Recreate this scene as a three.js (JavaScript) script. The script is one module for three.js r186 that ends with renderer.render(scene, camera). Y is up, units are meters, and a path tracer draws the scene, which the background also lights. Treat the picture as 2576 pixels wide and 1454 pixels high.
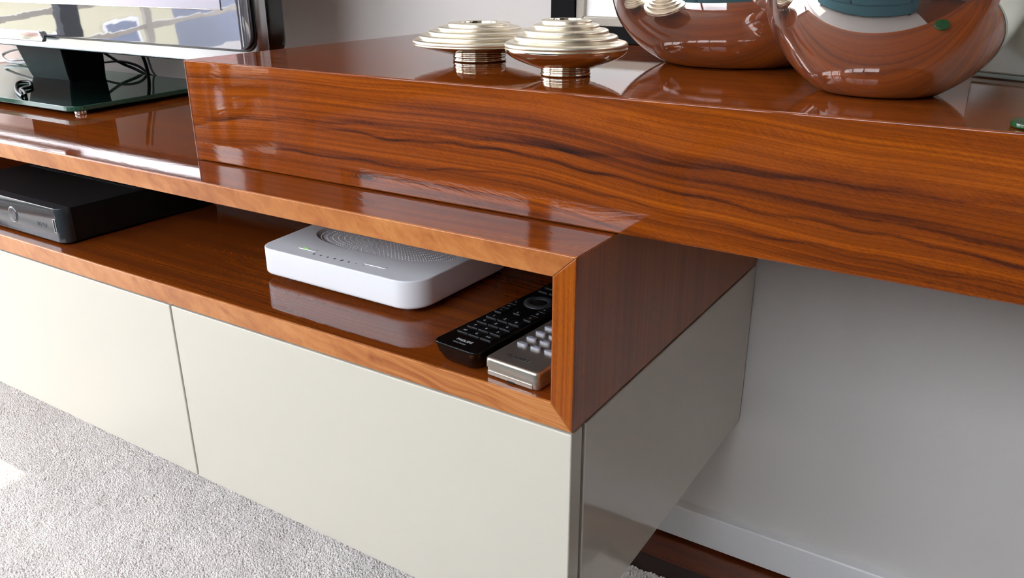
import * as THREE from 'three';
import { RoundedBoxGeometry } from 'three/addons/geometries/RoundedBoxGeometry.js';
import { mergeGeometries, mergeVertices, toCreasedNormals } from 'three/addons/utils/BufferGeometryUtils.js';
import { FontLoader } from 'three/addons/loaders/FontLoader.js';
import { TextGeometry } from 'three/addons/geometries/TextGeometry.js';
import { MarchingCubes } from 'three/addons/objects/MarchingCubes.js';
import { createNoise2D } from 'simplex-noise';

// ---------------------------------------------------------------- camera, sky, sun, exposure
const scene = new THREE.Scene();
const FL = 0.635;                                   // height of the media shelf's top above the floor
const camera = new THREE.PerspectiveCamera(2 * Math.atan(727 / 2084.25) * 180 / Math.PI, 2576 / 1454, 0.02, 200);
const camPos = new THREE.Vector3(0.29077, 0.21673 + FL, 0.54579);
{
  const yaw = -0.57210, pitch = -0.37545, roll = -0.00395;
  camera.position.copy(camPos);
  camera.lookAt(camPos.x + Math.sin(yaw) * Math.cos(pitch), camPos.y + Math.sin(pitch), camPos.z - Math.cos(yaw) * Math.cos(pitch));
  camera.rotateZ(roll);
}
const renderer = new THREE.WebGLRenderer({ antialias: true });
renderer.toneMapping = THREE.LinearToneMapping;
renderer.toneMappingExposure = 1.07;
renderer.shadowMap.enabled = true;

const SKY = 12;
{
  // hazy bright sky, a little bluer overhead, pale ground haze below the horizon
  const W = 256, H = 128, d = new Float32Array(W * H * 4);
  const n2 = createNoise2D(rng(5));
  for (let j = 0; j < H; j++) for (let i = 0; i < W; i++) {
    const el = ((j + 0.5) / H - 0.5) * Math.PI, az = (i / W) * 2 * Math.PI, s = Math.sin(el);
    const c = 0.5 + 0.5 * n2(Math.cos(az) * 1.6 + 3, Math.sin(az) * 1.6 + s * 3.5), t = Math.max(0, s);
    const cloud = 0.75 + 0.35 * c, k = (i + j * W) * 4;
    d[k] = SKY * cloud * (0.95 - 0.22 * t); d[k + 1] = SKY * cloud * (0.98 - 0.14 * t); d[k + 2] = SKY * cloud * (1.03 - 0.02 * t); d[k + 3] = 1;
  }
  const sky = new THREE.DataTexture(d, W, H, THREE.RGBAFormat, THREE.FloatType);
  sky.mapping = THREE.EquirectangularReflectionMapping; sky.magFilter = THREE.LinearFilter; sky.wrapS = THREE.RepeatWrapping; sky.needsUpdate = true;
  scene.background = sky;
}
const sun = new THREE.DirectionalLight(0xfff6ea, 9);
sun.position.set(-6.0, 5.0, 1.3); sun.target.position.set(-1.0, 0, 0.5);
sun.castShadow = true; sun.shadow.mapSize.set(2048, 2048);
Object.assign(sun.shadow.camera, { left: -5, right: 5, top: 5, bottom: -5, near: 0.1, far: 20 });
sun.name = 'sun'; scene.add(sun); scene.add(sun.target);

// ---------------------------------------------------------------- helpers
function rng(a) { return () => { a = (a + 0x6d2b79f5) | 0; let t = Math.imul(a ^ (a >>> 15), 1 | a); t = (t + Math.imul(t ^ (t >>> 7), 61 | t)) ^ t; return ((t ^ (t >>> 14)) >>> 0) / 4294967296; }; }
const V2 = (x, y) => new THREE.Vector2(x, y), V3 = (x, y, z) => new THREE.Vector3(x, y, z);
const taken = {};
function numbered(n) { const k = taken[n] = (taken[n] ?? -1) + 1; return k ? n + '_' + String(k).padStart(3, '0') : n; }
function shade(o) { o.traverse?.((m) => { if (m.isMesh) { m.castShadow = true; m.receiveShadow = true; } }); return o; }
function mesh(name, geo, mat, parent) { const m = new THREE.Mesh(geo, mat); m.name = parent ? name : numbered(name); m.castShadow = m.receiveShadow = true; (parent ?? scene).add(m); return m; }
function thing(name, label, category, pos = [0, 0, 0], turn = 0, group) {
  const o = new THREE.Group(); o.name = numbered(name); o.position.set(...pos); o.rotation.y = turn;
  o.userData = { label, category }; if (group) o.userData.group = group; scene.add(o); return o;
}
function struct(o) { o.userData.kind = 'structure'; return o; }
// planar texture coordinates in metres, the grain running along the given axis
function planar(geo, grain = 'x', ox = 0, oy = 0) {
  const g = geo.index ? geo.toNonIndexed() : geo, p = g.attributes.position, uv = new Float32Array(p.count * 2);
  const a = V3(), b = V3(), c = V3(), ax = { x: 0, y: 1, z: 2 }[grain];
  for (let i = 0; i < p.count; i += 3) {
    a.fromBufferAttribute(p, i); b.fromBufferAttribute(p, i + 1); c.fromBufferAttribute(p, i + 2);
    const n = b.clone().sub(a).cross(c.clone().sub(a)), m = [Math.abs(n.x), Math.abs(n.y), Math.abs(n.z)];
    const k = m.indexOf(Math.max(...m)), rest = [0, 1, 2].filter((q) => q !== k);
    const u = rest.includes(ax) ? ax : rest[0], v = rest.find((q) => q !== u);
    [a, b, c].forEach((q, j) => { uv[(i + j) * 2] = q.getComponent(u) + ox; uv[(i + j) * 2 + 1] = q.getComponent(v) + oy; });
  }
  g.setAttribute('uv', new THREE.BufferAttribute(uv, 2)); return g;
}
function rbox(x0, x1, y0, y1, z0, z1, r = 0.001, seg = 2) {
  const g = new RoundedBoxGeometry(x1 - x0, y1 - y0, z1 - z0, seg, r); g.translate((x0 + x1) / 2, (y0 + y1) / 2, (z0 + z1) / 2); return g;
}
function box(x0, x1, y0, y1, z0, z1) { const g = new THREE.BoxGeometry(x1 - x0, y1 - y0, z1 - z0); g.translate((x0 + x1) / 2, (y0 + y1) / 2, (z0 + z1) / 2); return g; }
// a profile in the (z, y) plane pushed along x
function alongX(pts, x0, x1) {
  const s = new THREE.Shape(pts.map(([z, y]) => V2(-z, y)));
  const g = new THREE.ExtrudeGeometry(s, { depth: x1 - x0, bevelEnabled: false }); g.rotateY(Math.PI / 2); g.translate(x0, 0, 0); return g;
}
function ext(pts, depth, o = {}) {   // outline in (x, y), pushed along z from 0 to depth
  const s = Array.isArray(pts) === false ? pts : new THREE.Shape(pts.map((p) => (p.isVector2 ? p : V2(...p))));
  return new THREE.ExtrudeGeometry(s, { depth, bevelEnabled: false, curveSegments: 24, ...o });
}
// outline with rounded corners; corners: [[x, y, r], ...] counter-clockwise
function roundPoly(corners, seg = 8) {
  const out = [], n = corners.length;
  for (let i = 0; i < n; i++) {
    const p = V2(corners[i][0], corners[i][1]), a = V2(...corners[(i + n - 1) % n]).sub(p), b = V2(...corners[(i + 1) % n]).sub(p);
    a.normalize(); b.normalize();
    const r = corners[i][2] ?? 0, half = Math.acos(THREE.MathUtils.clamp(a.dot(b), -1, 1)) / 2, d = r / Math.tan(half);
    const s = p.clone().addScaledVector(a, d), e = p.clone().addScaledVector(b, d), c = p.clone().addScaledVector(a.clone().add(b).normalize(), r / Math.sin(half));
    let a0 = Math.atan2(s.y - c.y, s.x - c.x), a1 = Math.atan2(e.y - c.y, e.x - c.x);
    while (a1 < a0 - 1e-9) a1 += 2 * Math.PI; if (a1 - a0 > Math.PI) a1 -= 2 * Math.PI;
    const ex = Math.min(r * 0.2, 0.0008); if (r > 0.0008) out.push(s.clone().addScaledVector(a, ex));
    for (let k = 0; k <= seg; k++) { const t = a0 + (a1 - a0) * k / seg; out.push(V2(c.x + r * Math.cos(t), c.y + r * Math.sin(t))); }
    if (r > 0.0008) out.push(e.clone().addScaledVector(b, ex));
  }
  return out;
}
function inset(pts, d) {   // moves every point of a convex outline inward
  const n = pts.length, out = [];
  for (let i = 0; i < n; i++) {
    let j = (i + n - 1) % n, k = (i + 1) % n; while (pts[j].distanceTo(pts[i]) < 1e-7) j = (j + n - 1) % n; while (pts[k].distanceTo(pts[i]) < 1e-7) k = (k + 1) % n;
    const t = pts[k].clone().sub(pts[i]).normalize().add(pts[i].clone().sub(pts[j]).normalize()).normalize();
    out.push(V2(pts[i].x - t.y * d, pts[i].y + t.x * d));
  }
  return out;
}
// toCreasedNormals joins points closer than a hundredth of a unit, so it works on millimetres
function creased(g, a) { g.scale(1000, 1000, 1000); const r = toCreasedNormals(g, a); r.scale(0.001, 0.001, 0.001); return r; }
// skin over rings of equal length (arrays of Vector3, counter-clockwise seen from the last ring's side), closed by fans
function loft(rings, crease = 0.6, capA = true, capB = true) {
  const pos = [], n = rings[0].length, tri = (a, b, c) => pos.push(a.x, a.y, a.z, b.x, b.y, b.z, c.x, c.y, c.z);
  for (let k = 0; k + 1 < rings.length; k++) for (let i = 0; i < n; i++) {
    const a = rings[k][i], b = rings[k][(i + 1) % n], c = rings[k + 1][(i + 1) % n], d = rings[k + 1][i]; tri(a, b, c); tri(a, c, d);
  }
  const soft = (list) => { const g = new THREE.BufferGeometry(); g.setAttribute('position', new THREE.Float32BufferAttribute(list, 3)); g.setAttribute('uv', new THREE.Float32BufferAttribute(new Float32Array(list.length / 3 * 2), 2)); return g; };
  const sides = creased(soft(pos.splice(0)), crease);
  const cap = (r, up) => { const c = r.reduce((s, p) => s.add(p), V3()).divideScalar(n); for (let i = 0; i < n; i++) up ? tri(c, r[i], r[(i + 1) % n]) : tri(c, r[(i + 1) % n], r[i]); };
  if (capA) cap(rings[0], false); if (capB) cap(rings.at(-1), true);
  if (!pos.length) return sides;
  const g = soft(pos); g.computeVertexNormals(); return mergeGeometries([sides, g]);
}
// outlines lie in (x, -z): ring at a height
const ring = (pts, y) => pts.map((p) => V3(p.x, y, -p.y));
function slab(pts, y0, y1, rb, rt, crease = 0.6) {   // a plate with rounded lower and upper edges
  const r = [];
  for (let k = 0; k <= 4; k++) { const t = k / 4 * Math.PI / 2; r.push(ring(inset(pts, rb * (1 - Math.sin(t))), y0 + rb * (1 - Math.cos(t)))); }
  for (let k = 0; k <= 4; k++) { const t = k / 4 * Math.PI / 2; r.push(ring(inset(pts, rt * (1 - Math.cos(t))), y1 - rt * (1 - Math.sin(t)))); }
  return loft(r, crease);
}
function lathe(prof, seg = 96) { return new THREE.LatheGeometry(prof.map(([r, y]) => V2(Math.max(r, 1e-5), y)), seg); }
function tube(pts, r, seg = 60, rs = 10) { return new THREE.TubeGeometry(new THREE.CatmullRomCurve3(pts.map((p) => V3(...p))), seg, r, rs); }

// ---------------------------------------------------------------- procedural materials
const lin = (hex) => new THREE.Color(hex);                          // CSS hex to linear
function dataTex(W, H, f, srgb = true) {
  const d = new Uint8Array(W * H * 4), c = [0, 0, 0];
  for (let j = 0; j < H; j++) for (let i = 0; i < W; i++) { f(i / W, j / H, c, i, j); const k = (j * W + i) * 4; d[k] = c[0]; d[k + 1] = c[1]; d[k + 2] = c[2]; d[k + 3] = 255; }
  const t = new THREE.DataTexture(d, W, H); if (srgb) t.colorSpace = THREE.SRGBColorSpace;
  t.wrapS = t.wrapT = THREE.MirroredRepeatWrapping; t.magFilter = THREE.LinearFilter; t.needsUpdate = true; return t;
}
const clamp01 = (x) => Math.min(1, Math.max(0, x)), sstep = (a, b, x) => { const t = clamp01((x - a) / (b - a)); return t * t * (3 - 2 * t); };
const RAMP = [[0, 46, 24, 17], [0.22, 82, 37, 19], [0.42, 118, 54, 15], [0.6, 146, 71, 14], [0.8, 172, 94, 18], [1, 200, 126, 34]];
function ramp(t, c, R = RAMP) {
  t = clamp01(t); let k = 1; while (k < R.length - 1 && t > R[k][0]) k++;
  const a = R[k - 1], b = R[k], s = (t - a[0]) / (b[0] - a[0]); for (let q = 0; q < 3; q++) c[q] = a[q + 1] + (b[q + 1] - a[q + 1]) * s;
}
function curveY(list, u) { if (u <= list[0][0]) return list[0][1]; for (let i = 1; i < list.length; i++) if (u <= list[i][0]) { const [a, b] = [list[i - 1], list[i]], s = (u - a[0]) / (b[0] - a[0]), t = s * s * (3 - 2 * s); return a[1] + (b[1] - a[1]) * t; } return list.at(-1)[1]; }
// rosewood veneer: W x H pixels over mw x mh metres; veins: dark or light streaks that follow the grain
function veneer(W, H, mw, mh, seed, o = {}) {
  const con = o.con ?? 1, fineK = o.fine ?? 1, n = createNoise2D(rng(seed)), m = createNoise2D(rng(seed + 77)), wob = o.wobble ?? 0.006, base = o.base ?? 0.52, veins = o.veins ?? [], flow = o.flow;
  return dataTex(W, H, (s, t, c) => {
    const u = s * mw, v = t * mh;
    let w = v + wob * n(u * 1.7, v * 7) + wob * 0.3 * m(u * 5, v * 24); if (flow) w -= curveY(flow, u);
    let x = base + con * (0.10 * n(u * 0.5 + 11, w * 30) + 0.09 * m(u * 0.8, w * 95 + 5) + 0.08 * n(u * 1.3, w * 260) + 0.06 * m(u * 2.4, w * 640) * (0.4 + 0.6 * fineK) + 0.05 * fineK * n(u * 5, w * 1500));
    x -= con * 0.16 * sstep(0.5, 0.95, n(u * 0.45 + 40, w * 90 + 9) * 0.9 + 0.1);                  // dark bands
    for (const q of veins) { const d = (v + 0.0016 * n(u * 14, 3) - curveY(q.path, u)), e = d > 0 ? (q.up ?? q.w) : q.w, on = sstep(q.path[0][0] - 0.03, q.path[0][0] + 0.05, u); x += on * q.k * Math.exp(-(d * d) / (e * e)) * (0.75 + 0.35 * n(u * 7 + q.w * 999, w * 50)); }
    x += 0.05 * m(u * 190 + w * 300, w * 160) * (0.5 + 0.5 * n(u * 5, w * 60)) + 0.035 * fineK * n(u * 700, w * 900);                    // cross shimmer
    if (o.knot) { const dx = (u - o.knot[0]) / 0.016, dy = (v - o.knot[1]) / 0.004, q = dx * dx + dy * dy; x -= 0.5 * Math.exp(-q * 1.2) * (0.6 + 0.5 * Math.sin(q * 9)); }
    const pore = m(u * 130, w * 2600); x -= pore > 0.5 ? 0.22 * fineK * (pore - 0.5) : 0;
    ramp(x, c);
  });
}
// figured cross-cut edge: paler, with slanting flame-like figure
function figured(W, H, mw, mh, seed, base = 0.66, drift) {
  const n = createNoise2D(rng(seed)), m = createNoise2D(rng(seed + 31));
  return dataTex(W, H, (s, t, c) => {
    const u = s * mw, v = t * mh, k = u + v * 0.9 + 0.005 * n(u * 20, v * 40), q = u * 0.12 + v * 1.0 + 0.003 * m(u * 12, v * 30);
    const d = drift ? drift(u) : 0;     // 0 flame, 1 long grain
    let x = base + 0.09 * n(u * 5 + 3, v * 12) + (1 - d) * (0.07 * n(k * 22, v * 20) + 0.045 * m(k * 70 + 0.4 * n(u * 30, v * 30), v * 60) + 0.03 * n(k * 200, v * 160)) + d * (0.11 * n(u * 4, q * 160) + 0.08 * m(u * 7, q * 420) + 0.04 * n(u * 20, q * 900));
    x -= 0.2 * sstep(0.25, 0.95, m(k * 20 + 7, v * 30)) * (0.55 + 0.45 * n(k * 90, v * 70)) * sstep(-0.5, 0.5, n(u * 4 + 8, 2)); x += 0.035 * m(u * 900, v * 900);
    ramp(x, c, EDGE);
  });
}
const EDGE = [[0, 70, 32, 18], [0.3, 124, 64, 30], [0.5, 158, 90, 44], [0.7, 186, 117, 62], [1, 216, 156, 98]];
function place(t, mw, mh, ox = 0, oy = 0) { const q = t.clone(); q.repeat.set(1 / mw, 1 / mh); q.offset.set(ox, oy); q.needsUpdate = true; return q; }
// faint waviness of sprayed lacquer
const lacquerWave = (() => {
  const n = createNoise2D(rng(3)), m = createNoise2D(rng(4)), N = 512, d = new Float32Array(N * N * 4);
  for (let j = 0; j < N; j++) for (let i = 0; i < N; i++) {
    const p = i / N * 2 * Math.PI, q = j / N * 2 * Math.PI, k = (j * N + i) * 4;
    d[k] = d[k + 1] = d[k + 2] = 0.5 + 0.2 * n(Math.cos(p) * 1.7 + Math.cos(q) * 2.4, Math.sin(p) * 1.7 + Math.sin(q) * 2.4) + 0.1 * m(Math.cos(p) * 5 + Math.cos(q) * 6, Math.sin(p) * 5 + Math.sin(q) * 6); d[k + 3] = 1;
  }
  const t = new THREE.DataTexture(d, N, N, THREE.RGBAFormat, THREE.FloatType); t.wrapS = t.wrapT = THREE.RepeatWrapping; t.magFilter = THREE.LinearFilter; t.needsUpdate = true; return t;
})();
function wave(mw, mh = mw) { const q = lacquerWave.clone(); q.wrapS = q.wrapT = THREE.RepeatWrapping; q.repeat.set(1 / mw, 1 / mh); q.needsUpdate = true; return q; }
function lacquer(map, o = {}) { return new THREE.MeshPhysicalMaterial({ map, roughness: 0.035, ior: 1.5, bumpMap: wave(o.wave ?? 0.35, o.waveY ?? 0.1), bumpScale: o.bump ?? 0.00003, ...o.m }); }
const std = (hex, roughness, o = {}) => new THREE.MeshPhysicalMaterial({ color: lin(hex), roughness, ...o });

const frontTex = veneer(2048, 256, 0.93, 0.1163, 11, {
  wobble: 0.003, base: 0.49, flow: [[0, -0.004], [0.15, 0.004], [0.32, 0.003], [0.45, 0], [0.62, -0.016], [0.75, -0.024], [0.93, -0.032]], knot: [0.268, 0.0125],
  veins: [
    { path: [[0.425, 0.073], [0.473, 0.069], [0.521, 0.064], [0.567, 0.058], [0.61, 0.055], [0.665, 0.051], [0.719, 0.046], [0.755, 0.044], [0.793, 0.043], [0.821, 0.038], [0.93, 0.026]], k: -0.26, w: 0.0012, up: 0.006 },
    { path: [[0.19, 0.0555], [0.242, 0.057], [0.298, 0.055], [0.343, 0.058], [0.425, 0.0585], [0.48, 0.055], [0.531, 0.05], [0.574, 0.046], [0.613, 0.043], [0.677, 0.037], [0.756, 0.034], [0.795, 0.032], [0.848, 0.025], [0.93, 0.016]], k: -0.4, w: 0.0013, up: 0.0018 },
    { path: [[-0.1, 0.041], [0.007, 0.041], [0.043, 0.049], [0.109, 0.058], [0.2, 0.063], [0.3, 0.066]], k: -0.26, w: 0.0013, up: 0.004 },
    { path: [[0.08, 0.022], [0.149, 0.027], [0.198, 0.028], [0.311, 0.029], [0.424, 0.037], [0.467, 0.038], [0.507, 0.036], [0.545, 0.031], [0.62, 0.024], [0.7, 0.018], [0.93, 0.012]], k: -0.24, w: 0.0012 },
    { path: [[0.45, 0.106], [0.528, 0.1], [0.643, 0.088], [0.688, 0.085], [0.73, 0.083], [0.769, 0.08], [0.93, 0.07]], k: 0.16, w: 0.004, up: 0.006 },
    { path: [[0.6, 0.021], [0.684, 0.018], [0.743, 0.014], [0.809, 0.0125], [0.93, 0.006]], k: -0.24, w: 0.001 },
    { path: [[0.28, 0.004], [0.36, 0.008], [0.46, 0.006]], k: -0.12, w: 0.003 },
    { path: [[0.3, 0.087], [0.45, 0.088], [0.6, 0.07], [0.75, 0.062], [0.93, 0.05]], k: -0.12, w: 0.006 },
  ] });
const topTex = veneer(2048, 1024, 1.4, 0.6, 23, { base: 0.42, wobble: 0.008, con: 0.6, fine: 0 });
const shelfTex = veneer(2048, 1024, 1.3, 0.5, 37, { base: 0.42, wobble: 0.012, con: 0.6, fine: 0 });
const sideTex = veneer(1024, 512, 0.5, 0.56, 53, { base: 0.7, wobble: 0.001, con: 0.6 });
const stileTex = veneer(512, 256, 0.24, 0.12, 61, { base: 0.62, wobble: 0.0015 });
const edgeTopTex = figured(2048, 64, 1.0, 0.03, 71, 0.66);
const edgeLowTex = figured(2048, 64, 1.0, 0.03, 83, 0.68, (u) => sstep(0.55, 0.9, u));
const wood = {
  front: lacquer(place(frontTex, 0.93, 0.1163)), top: lacquer(place(topTex, 1.4, 0.6), { bump: 0.00002 }),
  shelf: lacquer(place(shelfTex, 1.3, 0.5), { bump: 0.00002 }), side: lacquer(place(sideTex, 0.5, 0.56), { m: { roughness: 0.3 }, bump: 0.00005 }),
  stile: lacquer(place(stileTex, 0.24, 0.12), { m: { roughness: 0.2 } }), edgeTop: lacquer(place(edgeTopTex, 1.0, 0.03), { m: { roughness: 0.25 } }), edgeLow: lacquer(place(edgeLowTex, 1.0, 0.03), { m: { roughness: 0.25 } }),
};
const cream = new THREE.MeshPhysicalMaterial({ color: lin('#cfc9b9'), roughness: 0.06, bumpMap: wave(0.5, 0.16), bumpScale: 0.00002 });
const creamFront = new THREE.MeshPhysicalMaterial({ color: lin('#cfc9b9'), roughness: 0.3, bumpMap: wave(0.4, 0.12), bumpScale: 0.00008 });
const fine = (() => { const n = createNoise2D(rng(9)); return dataTex(512, 512, (s, t, c) => { c[0] = c[1] = c[2] = 128 + 60 * n(s * 60, t * 60) + 40 * n(s * 170, t * 170); }, false); })();
const grainMap = (m) => { const q = fine.clone(); q.repeat.set(1 / m, 1 / m); q.needsUpdate = true; return q; };
const wallPaint = new THREE.MeshPhysicalMaterial({ color: lin('#d6d1cb'), roughness: 0.75, bumpMap: grainMap(0.3), bumpScale: 0.00012 });
const whitePaint = std('#f1f0ef', 0.35), ceilingPaint = std('#d2cfca', 0.9);
const blackPlastic = std('#050506', 0.15), blackGloss = std('#060607', 0.04), blackMatte = std('#08080a', 0.5);
const chrome = std('#f4eeea', 0.02, { metalness: 0.978 }), silverSatin = std('#e6dcc8', 0.36, { metalness: 1 }), silverPolish = std('#e9e2d2', 0.05, { metalness: 1 });
const silverPlastic = std('#cfc8bc', 0.3, { metalness: 0.92 });
const fonts = { bold: await new FontLoader().loadAsync('fonts/droid/droid_sans_bold.typeface.json'), regular: await new FontLoader().loadAsync('fonts/droid/droid_sans_regular.typeface.json') };
// flat raised lettering centred on the origin, lying on the ground plane and read from +z
function letters(text, h, font = 'bold', depth = 0.00025) {
  const g = new TextGeometry(text, { font: fonts[font], size: h, depth, curveSegments: 3, bevelEnabled: false }); g.computeBoundingBox();
  const b = g.boundingBox; g.translate(-(b.min.x + b.max.x) / 2, -(b.min.y + b.max.y) / 2, 0); return g;
}
const lying = (text, h, font) => { const g = letters(text, h, font); g.rotateX(-Math.PI / 2); return g; };

// ---------------------------------------------------------------- the room
const ZW = -0.5174, XL = -3.2, XR = 2.6, ZF = 2.5, HC = 2.75;        // back wall plane, left, right, front walls, ceiling
function wallWith(x0, x1, y0, y1, z0, z1, holes, axis) {             // a thick wall with rectangular openings: holes [a0, a1, b0, b1] along its length and height
  const s = new THREE.Shape(), a0 = axis === 'z' ? z0 : x0, a1 = axis === 'z' ? z1 : x1;
  s.moveTo(a0, y0); s.lineTo(a1, y0); s.lineTo(a1, y1); s.lineTo(a0, y1);
  for (const [p0, p1, q0, q1] of holes) { const h = new THREE.Path(); h.moveTo(p0, q0); h.lineTo(p0, q1); h.lineTo(p1, q1); h.lineTo(p1, q0); s.holes.push(h); }
  const th = axis === 'z' ? x1 - x0 : z1 - z0, g = new THREE.ExtrudeGeometry(s, { depth: th, bevelEnabled: false });
  if (axis === 'z') { g.rotateY(-Math.PI / 2); g.translate(x1, 0, 0); } else g.translate(0, 0, z0);
  return planar(g);
}
struct(mesh('wall_back', planar(box(XL - 0.2, XR + 0.2, -0.15, HC + 0.1, ZW - 0.18, ZW)), wallPaint));
const WIN = [-0.42, 2.3, 0.1, 2.3], WIN2 = [-2.9, 0.6, 1.42, 2.66];
struct(mesh('wall_left', wallWith(XL - 0.2, XL, -0.15, HC + 0.1, ZW, ZF, [WIN], 'z'), wallPaint));
struct(mesh('wall_front', wallWith(XL - 0.2, XR + 0.2, -0.15, HC + 0.1, ZF, ZF + 0.2, [WIN2], 'x'), std('#c8c1b9', 0.8)));
struct(mesh('wall_right', planar(box(XR, XR + 0.2, -0.15, HC + 0.1, ZW, ZF)), std('#40352d', 0.7)));
struct(mesh('ceiling', planar(box(XL, XR, HC, HC + 0.1, ZW, ZF)), ceilingPaint));
const floor = new THREE.Group(); floor.name = 'floor'; struct(floor); scene.add(floor);
const floorTex = veneer(1024, 128, 1.2, 0.14, 91, { base: 0.36, wobble: 0.003, con: 0.4 });
const floorMat = new THREE.MeshPhysicalMaterial({ map: place(floorTex, 1.2, 0.14), roughness: 0.22 });
const floorDark = std('#3a2420', 0.3);
mesh('subfloor', box(XL, XR, -0.12, -0.012, ZW, ZF), floorDark, floor);
mesh('plank', planar(rbox(XL, XR, -0.012, 0, ZW, -0.4435, 0.0012), 'x', 0.3, 0.02), floorMat, floor);
mesh('border_strip', rbox(XL, XR, -0.012, 0, -0.4428, -0.385, 0.0012), floorDark, floor);
for (let k = 0; k < 5; k++) mesh('plank', planar(rbox(XL, XR, -0.012, 0, -0.384 + k * 0.576, -0.385 + (k + 1) * 0.576, 0.0012), 'x', k * 0.37, k * 0.05), floorMat, floor);
// skirting board: plain white, its top edge eased
{
  const g = alongX([[ZW, 0.006], [ZW + 0.0175, 0.006], [ZW + 0.0175, 0.0585], [ZW + 0.0158, 0.0605], [ZW, 0.062]], XL + 0.001, XR - 0.001);
  struct(mesh('baseboard_back', g, whitePaint));
}
// glazed balcony door in the left wall
const frameMat = std('#23262b', 0.35), glassMat = new THREE.MeshPhysicalMaterial({ color: 0xffffff, roughness: 0, transmission: 1, thickness: 0, ior: 1.45 });
function windowUnit(name, rect, at, axis, posts) {
  const w = new THREE.Group(); w.name = name; struct(w); scene.add(w); const [a0, a1, b0, b1] = rect, t = 0.05, parts = [];
  const bar = (p0, p1, q0, q1, d = 0.035) => (axis === 'z' ? box(at - d, at + d, q0, q1, p0, p1) : box(p0, p1, q0, q1, at - d, at + d));
  parts.push(bar(a0, a1, b0, b0 + t), bar(a0, a1, b1 - t, b1), bar(a0, a0 + t, b0 + t, b1 - t), bar(a1 - t, a1, b0 + t, b1 - t));
  mesh('window_frame', mergeGeometries(parts), frameMat, w);
  for (const p of posts) mesh('mullion', bar(p - 0.045, p + 0.045, b0 + t, b1 - t, 0.03), frameMat, w);
  const e = [a0 + t, ...posts.flatMap((p) => [p - 0.045, p + 0.045]), a1 - t];
  for (let i = 0; i < e.length; i += 2) mesh('pane', axis === 'z' ? box(at - 0.003, at + 0.003, b0 + t, b1 - t, e[i], e[i + 1]) : box(e[i], e[i + 1], b0 + t, b1 - t, at - 0.003, at + 0.003), glassMat, w);
}
windowUnit('window_1', WIN, XL - 0.1, 'z', [0.9, 2.0]);
windowUnit('window_2', WIN2, ZF + 0.1, 'x', [-1.67, -0.63]);

// ---------------------------------------------------------------- wooden shelf, floating cabinet, desk top
const XE = -2.3, HN = 0.16, TB = 0.0206, BB = 0.0236;                 // left end, height of the shelf box, its boards
const Y = (y) => y + FL;
{
  const t = thing('wooden_shelf', 'long glossy rosewood open shelf box above the cream doors, holding the router and remotes', 'shelf');
  const e = 0.003;
  mesh('top_board', planar(alongX([[-e, Y(-TB)], [-e, Y(-0.0015)], [-0.0014, Y(-0.00005)], [ZW + 0.004, Y(-0.00005)], [ZW + 0.004, Y(-TB)]], XE, -0.0008), 'x', 0.4, 0.1), wood.top, t);
  mesh('bottom_board', planar(alongX([[-e, Y(-HN)], [-e, Y(-HN + BB - 0.0015)], [-0.0014, Y(-HN + BB - 0.00005)], [ZW + 0.004, Y(-HN + BB - 0.00005)], [ZW + 0.004, Y(-HN)]], XE, -0.0225), 'x', 0.1, 0.3), wood.shelf, t);
  const side = rbox(-0.0222, 0, Y(-HN), Y(-0.0006), ZW + 0.004, -0.0006, 0.0008);
  mesh('side_panel', planar(side, 'y'), wood.side, t);
  mesh('back_panel', planar(box(XE, -0.0225, Y(-HN + BB), Y(-TB), ZW + 0.005, ZW + 0.015), 'x'), wood.shelf, t);
  mesh('side_panel', planar(box(XE - 0.022, XE, Y(-HN), Y(0), ZW + 0.004, -0.001), 'y'), wood.side, t);
  // mitred edge strips on the front
  const strip = (pts) => { const g = ext(pts, e - 0.0012, { bevelEnabled: true, bevelThickness: 0.0012, bevelSize: 0.0012, bevelOffset: -0.0012, bevelSegments: 3 }); g.translate(0, 0, -e); return g; };
  mesh('edge_strip', planar(strip([[XE, Y(-TB)], [-0.0218, Y(-TB)], [0, Y(0)], [XE, Y(0)]]), 'x', 1.0, -Y(-TB)), wood.edgeTop, t);
  mesh('edge_strip', planar(strip([[XE, Y(-HN)], [0, Y(-HN)], [-0.0218, Y(-HN + BB)], [XE, Y(-HN + BB)]]), 'x', 1.0, -Y(-HN)), wood.edgeLow, t);
  mesh('edge_strip', planar(strip([[0, Y(-HN)], [0, Y(0)], [-0.0218, Y(-TB)], [-0.0218, Y(-HN + BB)]]), 'y', -Y(-HN), 0.03), wood.stile, t);
}
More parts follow.
